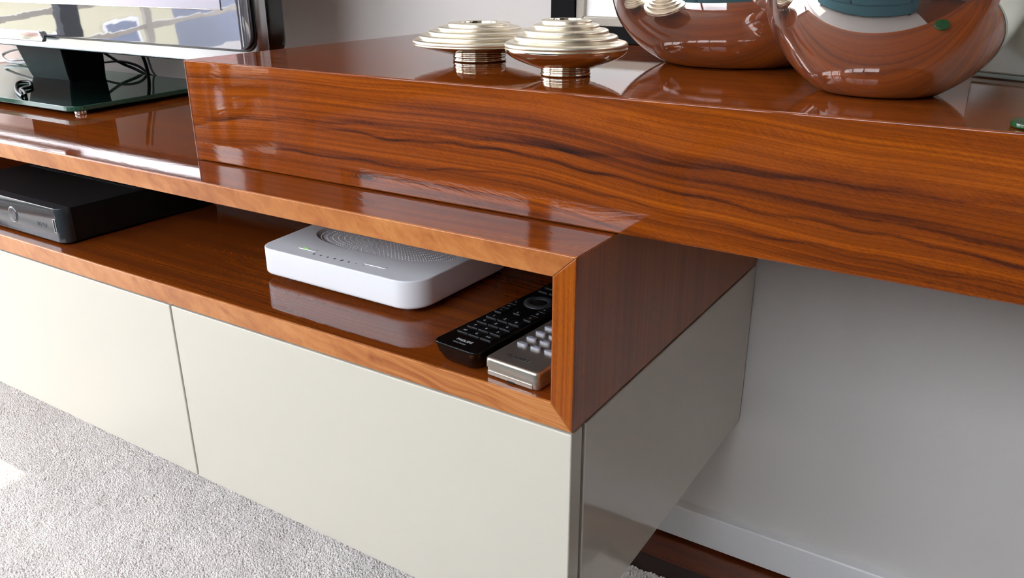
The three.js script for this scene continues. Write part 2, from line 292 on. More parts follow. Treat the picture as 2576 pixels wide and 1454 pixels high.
{
  const t = thing('floating_cabinet', 'cream lacquered floating cabinet with handleless doors hung below the wooden shelf', 'cabinet');
  const top = Y(-HN - 0.0025), bot = Y(-0.4012), zc = -0.026;
  mesh('side_panel', planar(rbox(-0.018, 0, bot, top - 0.0005, ZW + 0.004, zc, 0.0012)), cream, t);
  mesh('side_panel', planar(rbox(XE - 0.02, XE - 0.002, bot, top - 0.0005, ZW + 0.004, zc, 0.0012)), cream, t);
  mesh('bottom_panel', planar(box(XE - 0.002, -0.0182, bot, bot + 0.018, ZW + 0.004, zc)), cream, t);
  mesh('top_panel', planar(box(XE - 0.002, -0.0182, top - 0.0185, top - 0.0005, ZW + 0.004, zc)), cream, t);
  mesh('back_panel', planar(box(XE - 0.002, -0.0182, bot + 0.018, top - 0.0185, ZW + 0.006, ZW + 0.014)), cream, t);
  const xs = [-0.0005, -0.5445, -1.091, -1.637, -2.184].map((x) => x);
  for (let k = 0; k < 4; k++) mesh('door', planar(rbox(xs[k + 1] + (k < 4 ? -0.0003 : 0), xs[k] - (k ? 0.0032 : 0), bot, top, -0.0205, -0.0004, 0.0014, 3), 'x', k * 0.3, 0.1), creamFront, t);
}
let deskTop;
const TD = 0.11506, ZO = -0.0706, XO = -0.5507, XDR = 1.7;
{
  const t = deskTop = thing('desk', 'thick glossy rosewood desk top lapping over the shelf, vases standing on it', 'desk');
  const e = 0.004, r = 0.0016, y0 = Y(0.0008), y1 = Y(TD), q = r * (1 - Math.SQRT1_2);
  const f = alongX([[ZO - r, y0], [ZO - q, y0 + q], [ZO, y0 + r], [ZO, y1 - r], ...[11, 22, 33, 45].map((a) => [ZO - r + r * Math.cos(a * Math.PI / 180), y1 - r + r * Math.sin(a * Math.PI / 180)]), [ZO - e, y1 - e], [ZO - e, y0]], XO + 0.004, XDR);
  mesh('front_panel', planar(f, 'x', -XO, -y0), wood.front, t);
  mesh('top_panel', planar(alongX([[ZO - e, y1 - e], ...[45, 57, 68, 79].map((a) => [ZO - r + r * Math.cos(a * Math.PI / 180), y1 - r + r * Math.sin(a * Math.PI / 180)]), [ZO - r, y1], [ZW + 0.002, y1], [ZW + 0.002, y1 - e]], XO + 0.0008, XDR), 'x', 0.9, 0.25), wood.top, t);
  mesh('end_panel', planar(rbox(XO, XO + 0.0045, y0, y1 - 0.0004, ZW + 0.002, ZO, 0.0017, 4), 'z', 0.2, 0.1), wood.shelf, t);
  mesh('core', planar(box(XO + 0.0045, XDR, y0, y1 - e, ZW + 0.002, ZO - e)), wood.shelf, t);
}
// far end of the desk top rests on a slab leg, right of the view
mesh('leg', planar(rbox(1.64, 1.69, 0.0005, Y(0.0005), ZW + 0.02, ZO - 0.02, 0.001), 'y'), wood.side, deskTop);

// ---------------------------------------------------------------- pile carpet
{
  const t = thing('carpet', 'pale grey-beige pile carpet lying in front of and under the cabinet', 'carpet');
  const n = createNoise2D(rng(15));
  const rugMat = new THREE.MeshPhysicalMaterial({ color: lin('#dad2cd'), roughness: 1, sheen: 0.3, sheenColor: lin('#ffffff'), bumpMap: grainMap(0.05), bumpScale: 0.002 });
  mesh('backing', planar(rbox(-2.95, 1.0, 0.0005, 0.008, -0.395, 2.46, 0.003)), rugMat, t);
  const tuft = new THREE.IcosahedronGeometry(0.0021, 0); tuft.scale(1, 1.5, 1);
  const d = 0.0027, R = rng(21), mats = [], cols = [], M = new THREE.Matrix4(), q = new THREE.Quaternion(), eu = new THREE.Euler();
  for (const [x0, x1, z0, z1] of [[-1.95, -0.2, -0.27, 0.38], [-0.2, 0.16, -0.392, -0.2]]) for (let x = x0; x < x1; x += d) for (let z = z0; z < z1; z += d) {
    const px = x + (R() - 0.5) * d * 0.9, pz = z + (R() - 0.5) * d * 0.9, lean = n(px * 9, pz * 9), s = 0.85 + R() * 0.4;
    eu.set(0.5 * lean + (R() - 0.5) * 0.6, R() * 6, 0.5 * n(px * 7 + 9, pz * 7) + (R() - 0.5) * 0.6); q.setFromEuler(eu);
    M.compose(V3(px, 0.0085 + R() * 0.0009 + 0.0007 * n(px * 25, pz * 25) + 0.0009 * n(px * 6, pz * 6), pz), q, V3(s, s, s)); mats.push(M.clone());
    const v = 0.9 + 0.12 * R() + 0.05 * n(px * 5, pz * 5); cols.push(v);
  }
  const pile = new THREE.InstancedMesh(tuft, new THREE.MeshPhysicalMaterial({ color: lin('#f3ece8'), roughness: 1 }), mats.length);
  const c = new THREE.Color(); mats.forEach((m, i) => { pile.setMatrixAt(i, m); pile.setColorAt(i, c.setRGB(cols[i], cols[i], cols[i])); });
  pile.name = 'pile'; pile.userData.kind = 'stuff'; pile.castShadow = pile.receiveShadow = true; t.add(pile);
}

// ---------------------------------------------------------------- vases
function vase(label, x, z, R, b, yc, rb) {
  const t = thing('vase', label, 'vase', [x, Y(TD), z], 0, 'mirror-polished round vases on the desk top');
  const prof = [[0, 0.0004], [rb * 0.93, 0.0004], [rb, 0.0014]], a0 = Math.asin(rb / R), c = yc - TD;   // lower pole up
  const s0 = Math.asin(-Math.min(1, (c - 0.0014) / b));
  for (let k = 0; k <= 60; k++) { const a = s0 + (1.18 - s0) * k / 60; prof.push([R * Math.cos(a), c + b * Math.sin(a)]); }
  const rn = R * Math.cos(1.18), yn = c + b * Math.sin(1.18);
  for (let k = 1; k <= 8; k++) { const a = k / 8; prof.push([rn * (1 - 0.18 * Math.sin(a * 1.57)), yn + 0.012 * a]); }
  const rim = prof.at(-1);
  mesh('body', lathe(prof, 160), chrome, t);
  mesh('rim', lathe([[rim[0], rim[1] - 0.002], [rim[0] + 0.004, rim[1]], [rim[0] + 0.0045, rim[1] + 0.003], [rim[0] + 0.002, rim[1] + 0.0045], [rim[0] - 0.003, rim[1] + 0.003], [rim[0] - 0.004, rim[1] - 0.06]], 96), chrome, t);
}
vase('front mirror-polished silver vase, the one overlapping the other on the right', 0.1665, -0.212, 0.1, 0.104, 0.2085, 0.0437);
vase('larger mirror-polished silver vase standing behind, between the frame and the front vase', -0.0105, -0.361, 0.131, 0.09, 0.192, 0.0665);

// ---------------------------------------------------------------- silver candle holders
{
  const arc = (cx, cy, rx, ry, a0, a1, n = 8) => Array.from({ length: n + 1 }, (_, k) => { const a = (a0 + (a1 - a0) * k / n) * Math.PI / 180; return [cx + rx * Math.cos(a), cy + ry * Math.sin(a)]; });
  function holder(label, x, z, s) {
    const t = thing('candle_holder', label, 'candle holder', [x, Y(TD), z], 0, 'silver candle holders on the desk top');
    mesh('foot', lathe([[0, 0.0003], [s.f * 0.96, 0.0003], ...arc(s.f - 0.0012, 0.0018, 0.0012, 0.0015, -60, 70), [s.f - 0.0012, 0.0036], ...arc(s.f - 0.0018, s.fh - 0.0018, 0.0014, 0.0016, -50, 90), [s.f * 0.8, s.fh]]), silverPolish, t);
    const bowl = []; for (let k = 0; k <= 20; k++) { const a = k / 20, q = s.cone ? 0.75 * a + 0.25 * Math.sin(a * Math.PI / 2) : Math.sin(a * Math.PI / 2); bowl.push([s.f * 0.9 + (s.R - s.f * 0.9) * q, s.fh - 0.001 + (s.eq - s.fh) * a]); }
    mesh('bowl', lathe(bowl), silverPolish, t);
    // stepped lid: rounded rings, each smaller than the one below
    const lid = [[s.R, s.eq - 0.001]]; let r = s.R, y = s.eq - 0.001;
    s.steps.forEach(([rn, dy], i) => { const w = r - (i ? 0 : 0); lid.push(...arc(w - dy * 0.55, y + dy / 2, dy * 0.55, dy / 2, i ? -35 : -60, 90, 8)); lid.push([rn + dy * 0.2, y + dy * 1.0 + 0.0003]); r = rn; y += dy; });
    lid.push([r, y], ...arc(r - 0.002, y + 0.002, 0.002, 0.002, 0, 90, 4), [s.hole + 0.001, y + 0.0042]);
    mesh('stepped_lid', lathe(lid), silverSatin, t);
    mesh('candle_socket', lathe([[s.hole + 0.0012, y + 0.0042], [s.hole, y + 0.0036], [s.hole - 0.0005, y - 0.008], [0, y - 0.008]]), silverPolish, t);
  }
  holder('nearer silver candle holder with a rounder bowl, its stepped lid overlapping the flatter holder', -0.1105, -0.1745, { R: 0.0590, f: 0.0243, fh: 0.0065, eq: 0.0262, hole: 0.016, steps: [[0.0495, 0.0065], [0.0405, 0.006], [0.0315, 0.0055], [0.0238, 0.0045]] });
  holder('wider and flatter silver candle holder, left of and behind the nearer one', -0.2555, -0.2375, { R: 0.0735, f: 0.0300, fh: 0.0075, eq: 0.0198, cone: true, hole: 0.021, steps: [[0.0665, 0.0055], [0.056, 0.0045], [0.0455, 0.0042], [0.0345, 0.004]] });
}

// ---------------------------------------------------------------- picture frame against the wall
{
  const x0 = -0.3145, x1 = 0.02, y0 = Y(TD) + 0.0006, h = 0.42, z0 = ZW + 0.003, z1 = -0.4955, W = 0.0376, B = 0.0206;
  const t = thing('picture_frame', 'black picture frame with a silver inner moulding standing against the wall behind the vases', 'picture frame', [x0, y0, z0]);
  const w = x1 - x0, d = z1 - z0, m = 0.0125;
  const rail = (pts, a) => { const g = ext(pts, d - 0.0015, { bevelEnabled: true, bevelThickness: 0.0015, bevelSize: 0.0012, bevelOffset: -0.0012, bevelSegments: 2 }); return g; };
  const o = [[0, 0], [w, 0], [w, h], [0, h]], i = [[W, B], [w - W, B], [w - W, h - W], [W, h - W]];
  for (let k = 0; k < 4; k++) mesh('rail', rail([o[k], o[(k + 1) % 4], i[(k + 1) % 4], i[k]]), std('#060607', 0.6, { specularIntensity: 0.25 }), t);
  const j = [[W + m, B + m], [w - W - m, B + m], [w - W - m, h - W - m], [W + m, h - W - m]], sil = std('#b7b0a3', 0.45, { metalness: 0.6, bumpMap: grainMap(0.02), bumpScale: 0.0003 });
  for (let k = 0; k < 4; k++) { const g = ext([i[k], i[(k + 1) % 4], j[(k + 1) % 4], j[k]], 0.004, { bevelEnabled: true, bevelThickness: 0.002, bevelSize: 0.002, bevelOffset: -0.002, bevelSegments: 3 }); g.translate(0, 0, d - 0.009); mesh('inner_moulding', g, sil, t); }
  mesh('mat_board', box(W * 0.8, w - W * 0.8, B * 0.8, h - W * 0.8, 0.002, d - 0.0105), std('#f4f2ee', 0.8), t);
}

// ---------------------------------------------------------------- pale panel and green glass dish at the right edge
{
  const a = Math.atan2(-(0.0216), 0.0453), g = thing('frosted_divider', 'pale grey-green frosted glass panel standing on the desk behind the front vase', 'panel', [0.222, Y(TD) + 0.0005, -0.3629], a);
  mesh('sheet', rbox(0, 0.3, 0.004, 0.34, -0.012, 0, 0.002), std('#b4b9ad', 0.18), g);
  mesh('edge_seal', rbox(0, 0.3, 0, 0.004, -0.012, 0, 0.001), std('#8d9c94', 0.3), g);
}
{
  const g = thing('glass_coaster', 'small green glass coaster lying on the desk at the right edge of the view', 'coaster', [0.287, Y(TD), -0.094]);
  mesh('glass_disc', lathe([[0, 0.0003], [0.0158, 0.0003], [0.0165, 0.001], [0.0165, 0.0034], [0.0158, 0.004], [0, 0.004]], 96), new THREE.MeshPhysicalMaterial({ color: lin('#1d5a2c'), roughness: 0.08, transmission: 0.5, thickness: 0 }), g);
}

// ---------------------------------------------------------------- television
{
  const xr = -0.6535, xl = -2.02, zf = -0.26, yb = Y(0.1037), yt = Y(0.96);
  const t = thing('television', 'flat television with glossy silver-edged bezel on a dark glass foot, left of the desk', 'television');
  const rr = (x0, x1, y0, y1, r) => roundPoly([[x0, y0, r], [x1, y0, r], [x1, y1, r], [x0, y1, r]], 10);
  const plate = (pts, z0, z1, bt = 0.001) => { const g = ext(pts, z1 - z0 - 2 * bt, { bevelEnabled: true, bevelThickness: bt, bevelSize: bt, bevelOffset: -bt, bevelSegments: 3 }); g.translate(0, 0, z0 + bt); return creased(g, 0.5); };
  const bz = new THREE.MeshPhysicalMaterial({ color: lin('#6c6c72'), roughness: 0.02, metalness: 0.7, bumpMap: wave(0.9, 0.5), bumpScale: 0.00004 });
  mesh('bezel', plate(rr(xl, xr, yb, yt, 0.024), zf - 0.0055, zf), bz, t);
  mesh('bezel_edge', plate(rr(xl - 0.0006, xr + 0.0032, yb - 0.0032, yt, 0.027), zf - 0.0095, zf - 0.0058), blackPlastic, t);
  mesh('silver_frame', plate(rr(xl, xr + 0.001, Y(0.081), yt, 0.03), zf - 0.032, zf - 0.0097, 0.004), std('#a3a3a5', 0.2, { metalness: 0.9 }), t);
  mesh('back_shell', plate(rr(xl + 0.008, xr - 0.0075, Y(0.088), yt - 0.008, 0.028), zf - 0.072, zf - 0.0322, 0.006), blackPlastic, t);
  const scr = mesh('screen', plate([V2(xl + 0.055, Y(0.1575)), V2(xr - 0.0555, Y(0.1575)), V2(xr - 0.0555, yt - 0.055), V2(xl + 0.055, yt - 0.055)], zf, zf + 0.0012, 0.0003), std('#c3c0cc', 0.34, { metalness: 0.6 }), t);
  mesh('screen_trim', plate([V2(xl + 0.055, Y(0.1562)), V2(xr - 0.0545, Y(0.1562)), V2(xr - 0.0545, Y(0.1574)), V2(xl + 0.055, Y(0.1574))], zf, zf + 0.0022, 0.0003), chrome, t);
  // rounded sensor bulge on the lower bezel
  const b = roundPoly([[-1.50, Y(0.094), 0.004], [-1.166, Y(0.094), 0.004], [-1.176, Y(0.1105), 0.006], [-1.49, Y(0.1105), 0.006]], 6);
  mesh('sensor_bar', plate(b, zf - 0.002, zf + 0.006, 0.002), std('#c9cacc', 0.1, { metalness: 0.9 }), t);
  // stand: column, wedge and glass foot
  const sec = (x0, x1, z0, z1) => roundPoly([[x0, -z1, 0.004], [x1, -z1, 0.004], [x1, -z0, 0.014], [x0, -z0, 0.014]], 6);
  mesh('stand_neck', loft([[sec(-1.386, -1.256, -0.416, -0.339), 0.014], [sec(-1.392, -1.256, -0.417, -0.3365), 0.026], [sec(-1.412, -1.256, -0.42, -0.3325), 0.07], [sec(-1.416, -1.256, -0.42, -0.3325), 0.15]].map(([p, y]) => ring(p, Y(y))), 0.5), std('#08080b', 0.22, { specularIntensity: 0.04 }), t);
  const px0 = -1.70, px1 = -0.958, pz0 = -0.47, pz1 = -0.163;
  const base = roundPoly([[px0, -pz1, 0.02], [px1, -pz1, 0.022], [px1 - 0.035, -pz0, 0.02], [px0 + 0.035, -pz0, 0.02]], 6);
  const gl = new THREE.MeshPhysicalMaterial({ color: 0xffffff, roughness: 0, transmission: 1, thickness: 0.008, ior: 1.52, attenuationColor: lin('#35b58a'), attenuationDistance: 0.045 });
  mesh('glass_foot', slab(inset(base, 0.0015), Y(0.007), Y(0.0138), 0.0003, 0.0003), gl, t);
  const rim = new THREE.Shape(base); rim.holes.push(new THREE.Path(inset(base, 0.0014).reverse())); const rg = ext(rim, 0.0058, { bevelEnabled: true, bevelThickness: 0.0006, bevelSize: 0.0005, bevelOffset: -0.0005, bevelSegments: 2 }); rg.rotateX(-Math.PI / 2); rg.translate(0, Y(0.0075), 0);
  mesh('glass_edge', rg, new THREE.MeshPhysicalMaterial({ color: lin('#26503f'), roughness: 0.06 }), t);
  mesh('foot_backing', slab(inset(base, 0.0016), Y(0.006), Y(0.0069), 0.0001, 0.0001), blackMatte, t);
  for (const [x, z] of [[-0.974, -0.184], [-1.684, -0.184], [-1.03, -0.44], [-1.63, -0.44]]) { const p = mesh('foot_pad', lathe([[0, 0], [0.0085, 0], [0.009, 0.0006], [0.009, 0.0053], [0.0085, 0.0059], [0, 0.0059]], 32), chrome, t); p.position.set(x, Y(0.0001), z); }
}
// cables behind the television
{
  const black = std('#121214', 0.45), white = std('#e9e9ea', 0.4);
  const cab = (label, pts, r, m) => { mesh('cable', tube(pts.map(([x, y, z]) => [x, Y(y), z]), r, 80), m).userData = { label, category: 'cable' }; };
  cab('thick black cable hanging straight down behind the television stand neck', [[-1.19, 0.115, -0.43], [-1.205, 0.08, -0.45], [-1.2125, 0.0477, -0.467], [-1.222, 0.022, -0.478], [-1.24, 0.0045, -0.487], [-1.4, 0.0045, -0.495]], 0.0034, black);
  cab('black cable slanting down to the right behind the television stand neck', [[-1.36, 0.075, -0.445], [-1.315, 0.046, -0.46], [-1.285, 0.0325, -0.466], [-1.2556, 0.021, -0.4765], [-1.225, 0.0045, -0.49], [-1.15, 0.0045, -0.5]], 0.003, black);
  cab('arched black cable behind the stand neck, bending over the foot edge', [[-1.37, 0.026, -0.455], [-1.325, 0.0335, -0.46], [-1.28, 0.036, -0.466], [-1.243, 0.028, -0.475], [-1.228, 0.014, -0.483], [-1.225, 0.004, -0.497], [-1.3, 0.0035, -0.505]], 0.0026, black);
  cab('thin grey cable beside the hanging black one behind the television', [[-1.175, 0.115, -0.43], [-1.19, 0.08, -0.45], [-1.1985, 0.0477, -0.467], [-1.207, 0.022, -0.478], [-1.21, 0.0035, -0.49], [-1.3, 0.003, -0.511]], 0.002, std('#6d6d70', 0.45));
  cab('black cable loop lying flat on the glass foot before the stand neck', [[-1.12, 0.0168, -0.176], [-1.17, 0.0168, -0.195], [-1.235, 0.0168, -0.227], [-1.285, 0.0168, -0.256], [-1.302, 0.0168, -0.272], [-1.29, 0.0168, -0.279], [-1.25, 0.0168, -0.262], [-1.215, 0.0168, -0.24], [-1.205, 0.0168, -0.222], [-1.165, 0.0168, -0.204], [-1.125, 0.0175, -0.184]], 0.0027, black);
  cab('white cable lying in curls at the left behind the television stand', [[-1.46, 0.07, -0.44], [-1.52, 0.042, -0.445], [-1.57, 0.022, -0.44], [-1.64, 0.019, -0.43], [-1.7, 0.03, -0.45], [-1.66, 0.042, -0.46], [-1.58, 0.046, -0.458], [-1.56, 0.03, -0.455], [-1.66, 0.02, -0.46], [-1.8, 0.006, -0.485], [-1.9, 0.004, -0.49]], 0.003, white);
}

// ---------------------------------------------------------------- set-top box in the shelf
const SB = -HN + BB;                                                  // shelf bottom inside
{
  const x1 = -0.786, x0 = -1.10, z1 = -0.0185, z0 = -0.27, y0 = Y(SB + 0.0025), y1 = Y(-0.0855);
  const t = thing('set_top_box', 'black set-top box with a glossy rounded front at the left of the shelf', 'set-top box');
  const o = roundPoly([[x0, -z1, 0.012], [x1, -z1, 0.013], [x1, -z0, 0.006], [x0, -z0, 0.006]], 10);
  mesh('body', slab(inset(o, 0.0008), y0, y1 - 0.0012, 0.002, 0.0015), blackMatte, t);
  const f = roundPoly([[x0, -z1, 0.012], [x1, -z1, 0.013], [x1, -z1 + 0.017, 0.0], [x0, -z1 + 0.017, 0.0]], 10);
  mesh('front_panel', slab(f, y0, y1, 0.002, 0.0012), std('#34373a', 0.08), t);
  const btn = lathe([[0, 0.0012], [0.0088, 0.0012], [0.0098, 0.0008], [0.0105, 0]], 40); btn.rotateX(Math.PI / 2); btn.translate(-0.905, Y(-0.1095), z1 + 0.0001);
  mesh('power_button', btn, std('#3b3e41', 0.15), t);
  const ringG = new THREE.TorusGeometry(0.0107, 0.0006, 8, 48); ringG.translate(-0.905, Y(-0.1095), z1 + 0.0002); mesh('button_ring', ringG, std('#9a9da0', 0.2, { metalness: 0.8 }), t);
  const usb = [[-0.8035, -0.1195], [-0.7975, -0.1195], [-0.7975, -0.1005], [-0.8035, -0.1005]].map(([x, y]) => V2(x, Y(y)));
  const us = new THREE.Shape(usb); us.holes.push(new THREE.Path(inset(usb, 0.0011).reverse()));
  const ug = ext(us, 0.0008); ug.translate(0, 0, z1); mesh('usb_port', ug, std('#b9bcc0', 0.2, { metalness: 0.8 }), t);
  const ui = ext(inset(usb, 0.0011), 0.0003); ui.translate(0, 0, z1); mesh('usb_slot', ui, blackMatte, t);
  const lg = letters('meo', 0.0085, 'regular'); lg.translate(-0.8335, Y(-0.1125), z1 + 0.0001); mesh('lettering', lg, std('#55595c', 0.4), t);
  for (const [x, z] of [[x1 - 0.02, z1 - 0.022], [x0 + 0.02, z1 - 0.022], [x1 - 0.02, z0 + 0.02], [x0 + 0.02, z0 + 0.02]]) { const p = mesh('foot', lathe([[0, 0], [0.005, 0], [0.0055, 0.003], [0, 0.003]], 20), std('#77787a', 0.4), t); p.position.set(x, Y(SB), z); }
  // vent grid at the back of the lid: small raised studs
  const studs = [], sg = new THREE.BoxGeometry(0.0022, 0.0008, 0.0022); for (let i = 0; i < 66; i++) for (let k = 0; k < 9; k++) { const g = sg.clone(); g.translate(x0 + 0.02 + i * 0.0043, y1 - 0.0008, -0.145 - k * 0.0045); studs.push(g); }
  mesh('vent_grid', mergeGeometries(studs), std('#26282a', 0.4), t).userData.kind = 'stuff';
}

// ---------------------------------------------------------------- white router
{
  const t = thing('router', 'white router with dotted oval vent and lit green light on the wooden shelf', 'router');
  const y0 = Y(-0.1303), y1 = Y(-0.0972), white = std('#eeeef0', 0.38);
  const o = roundPoly([[-0.4725, 0.0795, 0.022], [-0.2325, 0.078, 0.030], [-0.2285, 0.268, 0.03], [-0.4905, 0.268, 0.03]], 14);
  // dish cut into the lid: the outline of the lid closes on the vent's rim
  const cx = -0.351, cz = 0.181, ra = 0.1065, rb = 0.0515, N = 140, oval = (k, s, y) => { const a = k / N * 2 * Math.PI, c = Math.cos(a), q = Math.sin(a), e = 2 / 2.7; return V3(cx + s * ra * Math.sign(c) * Math.abs(c) ** e, y, -(cz + (s * rb + 0) * Math.sign(q) * Math.abs(q) ** e)); };
  const rings = []; for (let k = 0; k <= 4; k++) { const a = k / 4 * Math.PI / 2; rings.push(ring(inset(o, 0.004 * (1 - Math.sin(a))), y0 + 0.004 * (1 - Math.cos(a)))); }
  for (let k = 0; k <= 4; k++) { const a = k / 4 * Math.PI / 2; rings.push(ring(inset(o, 0.0016 * (1 - Math.cos(a))), y1 - 0.0016 * (1 - Math.sin(a)))); }
  mesh('shell', loft(rings, 0.5, true, false), white, t);
  const top = new THREE.Shape(inset(o, 0.0016)), hole = new THREE.Path(Array.from({ length: N }, (_, k) => { const p = oval(N - k, 1, 0); return V2(p.x, -p.z); })); top.holes.push(hole);
  const lid = new THREE.ShapeGeometry(top); lid.rotateX(-Math.PI / 2); lid.translate(0, y1, 0); mesh('lid', lid, white, t);
  const dr = []; for (const [s, dy] of [[1, 0], [0.985, -0.0006], [0.965, -0.0026], [0.95, -0.0034], [0.9, -0.0032], [0.6, -0.0022], [0.3, -0.0018]]) dr.push(Array.from({ length: N }, (_, k) => oval(k, s, y1 + dy)));
  mesh('vent_dish', loft(dr, 1.2, false, true), white, t);
  const studs = [], st = new THREE.ConeGeometry(0.0011, 0.0011, 7), rows = 12;
  for (let r = 0; r < rows; r++) { const s = 0.93 - r * 0.078; if (s < 0.05) break; const len = 2 * Math.PI * Math.sqrt((ra * ra + rb * rb) / 2) * s, m = Math.round(len / 0.0041); for (let k = 0; k < m; k++) { const p = oval(k / m * N, s, y1 - 0.0024 + 0.0012 * (1 - s)); const g = st.clone(); g.translate(p.x, p.y, p.z); studs.push(g); } }
  mesh('vent_studs', mergeGeometries(studs), std('#f2f2f3', 0.3), t).userData.kind = 'stuff';
  const lens = (x0, x1, z) => { const g = slab(roundPoly([[x0, -z - 0.0027, 0.0024], [x1, -z - 0.0027, 0.0024], [x1, -z + 0.0027, 0.0024], [x0, -z + 0.0027, 0.0024]], 5), y1 - 0.0002, y1 + 0.0006, 0.0001, 0.0004); return g; };
  mesh('status_light', lens(-0.4275, -0.399, -0.1035), std('#f4f5f4', 0.25), t);
  mesh('status_button', lens(-0.3225, -0.291, -0.1025), std('#f4f5f4', 0.25), t);
  const led = mesh('green_led', slab(roundPoly([[-0.4205, 0.1024, 0.0009], [-0.413, 0.1024, 0.0009], [-0.413, 0.1046, 0.0009], [-0.4205, 0.1046, 0.0009]], 4), y1 + 0.0005, y1 + 0.0009, 0.0001, 0.0002), new THREE.MeshPhysicalMaterial({ color: lin('#8fdc62'), emissive: lin('#8fe05a'), emissiveIntensity: 0.5, roughness: 0.4 }), t);
  led.userData.label = 'lit green status light';
  const dark = std('#4c4d52', 0.5); for (let k = 0; k < 8; k++) { const g = lying(['o', '=', '*', 'o', '#', '+', '-', '-'][k], 0.0042); g.translate(-0.3945 + k * 0.0107, y1 + 0.0001, -0.0945 - k * 0.0002); mesh('icon', g, dark, t); }
  for (const [x, z] of [[-0.44, -0.1], [-0.26, -0.1], [-0.45, -0.24], [-0.26, -0.24]]) { const p = mesh('foot', lathe([[0, 0], [0.006, 0], [0.0065, 0.007], [0, 0.007]], 20), std('#bdbdbf', 0.5), t); p.position.set(x, Y(SB) , z); }
}

// ---------------------------------------------------------------- remote controls
{
  // black television remote, boat-shaped underside
  const t = thing('remote_control', 'long black television remote with a round navigation ring at the right end of the shelf', 'remote control', [-0.1315, Y(SB), -0.009], THREE.MathUtils.degToRad(-5.2));
  const L = 0.215, o = (w0, w1, z0, z1, r) => roundPoly([[-w0, -z0, r], [w0, -z0, r], [w1, -z1, r * 0.8], [-w1, -z1, r * 0.8]], 8);
  const lv = [[o(0.0185, 0.0165, -0.0085, -L + 0.02, 0.008), 0.0003], [o(0.0218, 0.0195, -0.0062, -L + 0.014, 0.008), 0.003], [o(0.0256, 0.0225, -0.0022, -L + 0.005, 0.008), 0.0115], [o(0.0268, 0.0235, -0.0008, -L, 0.008), 0.0178], [o(0.0273, 0.0238, 0, -L, 0.008), 0.0196]];
  mesh('case', loft(lv.map(([p, y]) => ring(p, y)), 0.7), blackGloss, t);
  const fp = o(0.0271, 0.0236, -0.0003, -L + 0.0003, 0.008); mesh('face_plate', slab(fp, 0.0196, 0.0216, 0.0004, 0.0009), std('#0a0a0b', 0.12), t);
  const key = (x, z, w, d, h = 0.0013) => slab(roundPoly([[x - w / 2, -z - d / 2, 0.0012], [x + w / 2, -z - d / 2, 0.0012], [x + w / 2, -z + d / 2, 0.0012], [x - w / 2, -z + d / 2, 0.0012]], 3), 0.0214, 0.0216 + h, 0.0001, 0.0006);
  const km = std('#0d0e0f', 0.3), pr = std('#8e9092', 0.5), F = 0.0218 + 0.0012, mark = (s, x, z, h = 0.0026) => { const g = lying(s, h); g.translate(x, F, z); mesh('marking', g, pr, t); };
  const names = [['AV', '0', 'P<P'], ['7', '8', '9'], ['4', '5', '6'], ['1', '2', '3']];
  for (let r = 0; r < 4; r++) for (let c = 0; c < 3; c++) { mesh('key', key((c - 1) * 0.0142, -0.034 - r * 0.0145, 0.0136, 0.0105), km, t); mark(names[r][c], (c - 1) * 0.0142, -0.034 - r * 0.0145, names[r][c].length > 1 ? 0.0022 : 0.003); }
  for (const s of [-1, 1]) for (let k = 0; k < 3; k++) { mesh('key', key(s * 0.0185, -0.0945 - k * 0.0125, 0.0095, 0.0122), km, t); mark(s < 0 ? ['-', '/', '+'][k] : ['v', 'p', '^'][k], s * 0.0185, -0.0945 - k * 0.0125, 0.0024); }
  mesh('key', key(0, -0.0985, 0.009, 0.006), km, t); mark('i', 0, -0.0985, 0.003);
  const rg = lathe([[0.0092, 0], [0.0098, 0.0014], [0.0125, 0.0022], [0.0155, 0.0014], [0.0163, 0]], 64); rg.translate(0.0005, 0.0216, -0.134); mesh('navigation_ring', rg, std('#2c2d2f', 0.35), t);
  const ok = lathe([[0, 0.0012], [0.0075, 0.001], [0.0088, 0]], 48); ok.translate(0.0005, 0.0216, -0.134); mesh('ok_button', ok, std('#121314', 0.25), t);
  for (const x of [-0.014, 0, 0.014]) { mesh('key', key(x, -0.163, 0.0125, 0.006), km, t); mesh('key', key(x, -0.175, 0.0125, 0.006), km, t); }
  const a = lying('PHILIPS', 0.0037); a.translate(0, 0.0216, -0.0165); mesh('lettering', a, std('#a9abad', 0.4), t);
  const b = lying('television', 0.0026, 'regular'); b.translate(-0.0015, 0.0216, -0.0105); mesh('lettering', b, std('#6f7173', 0.4), t);
}
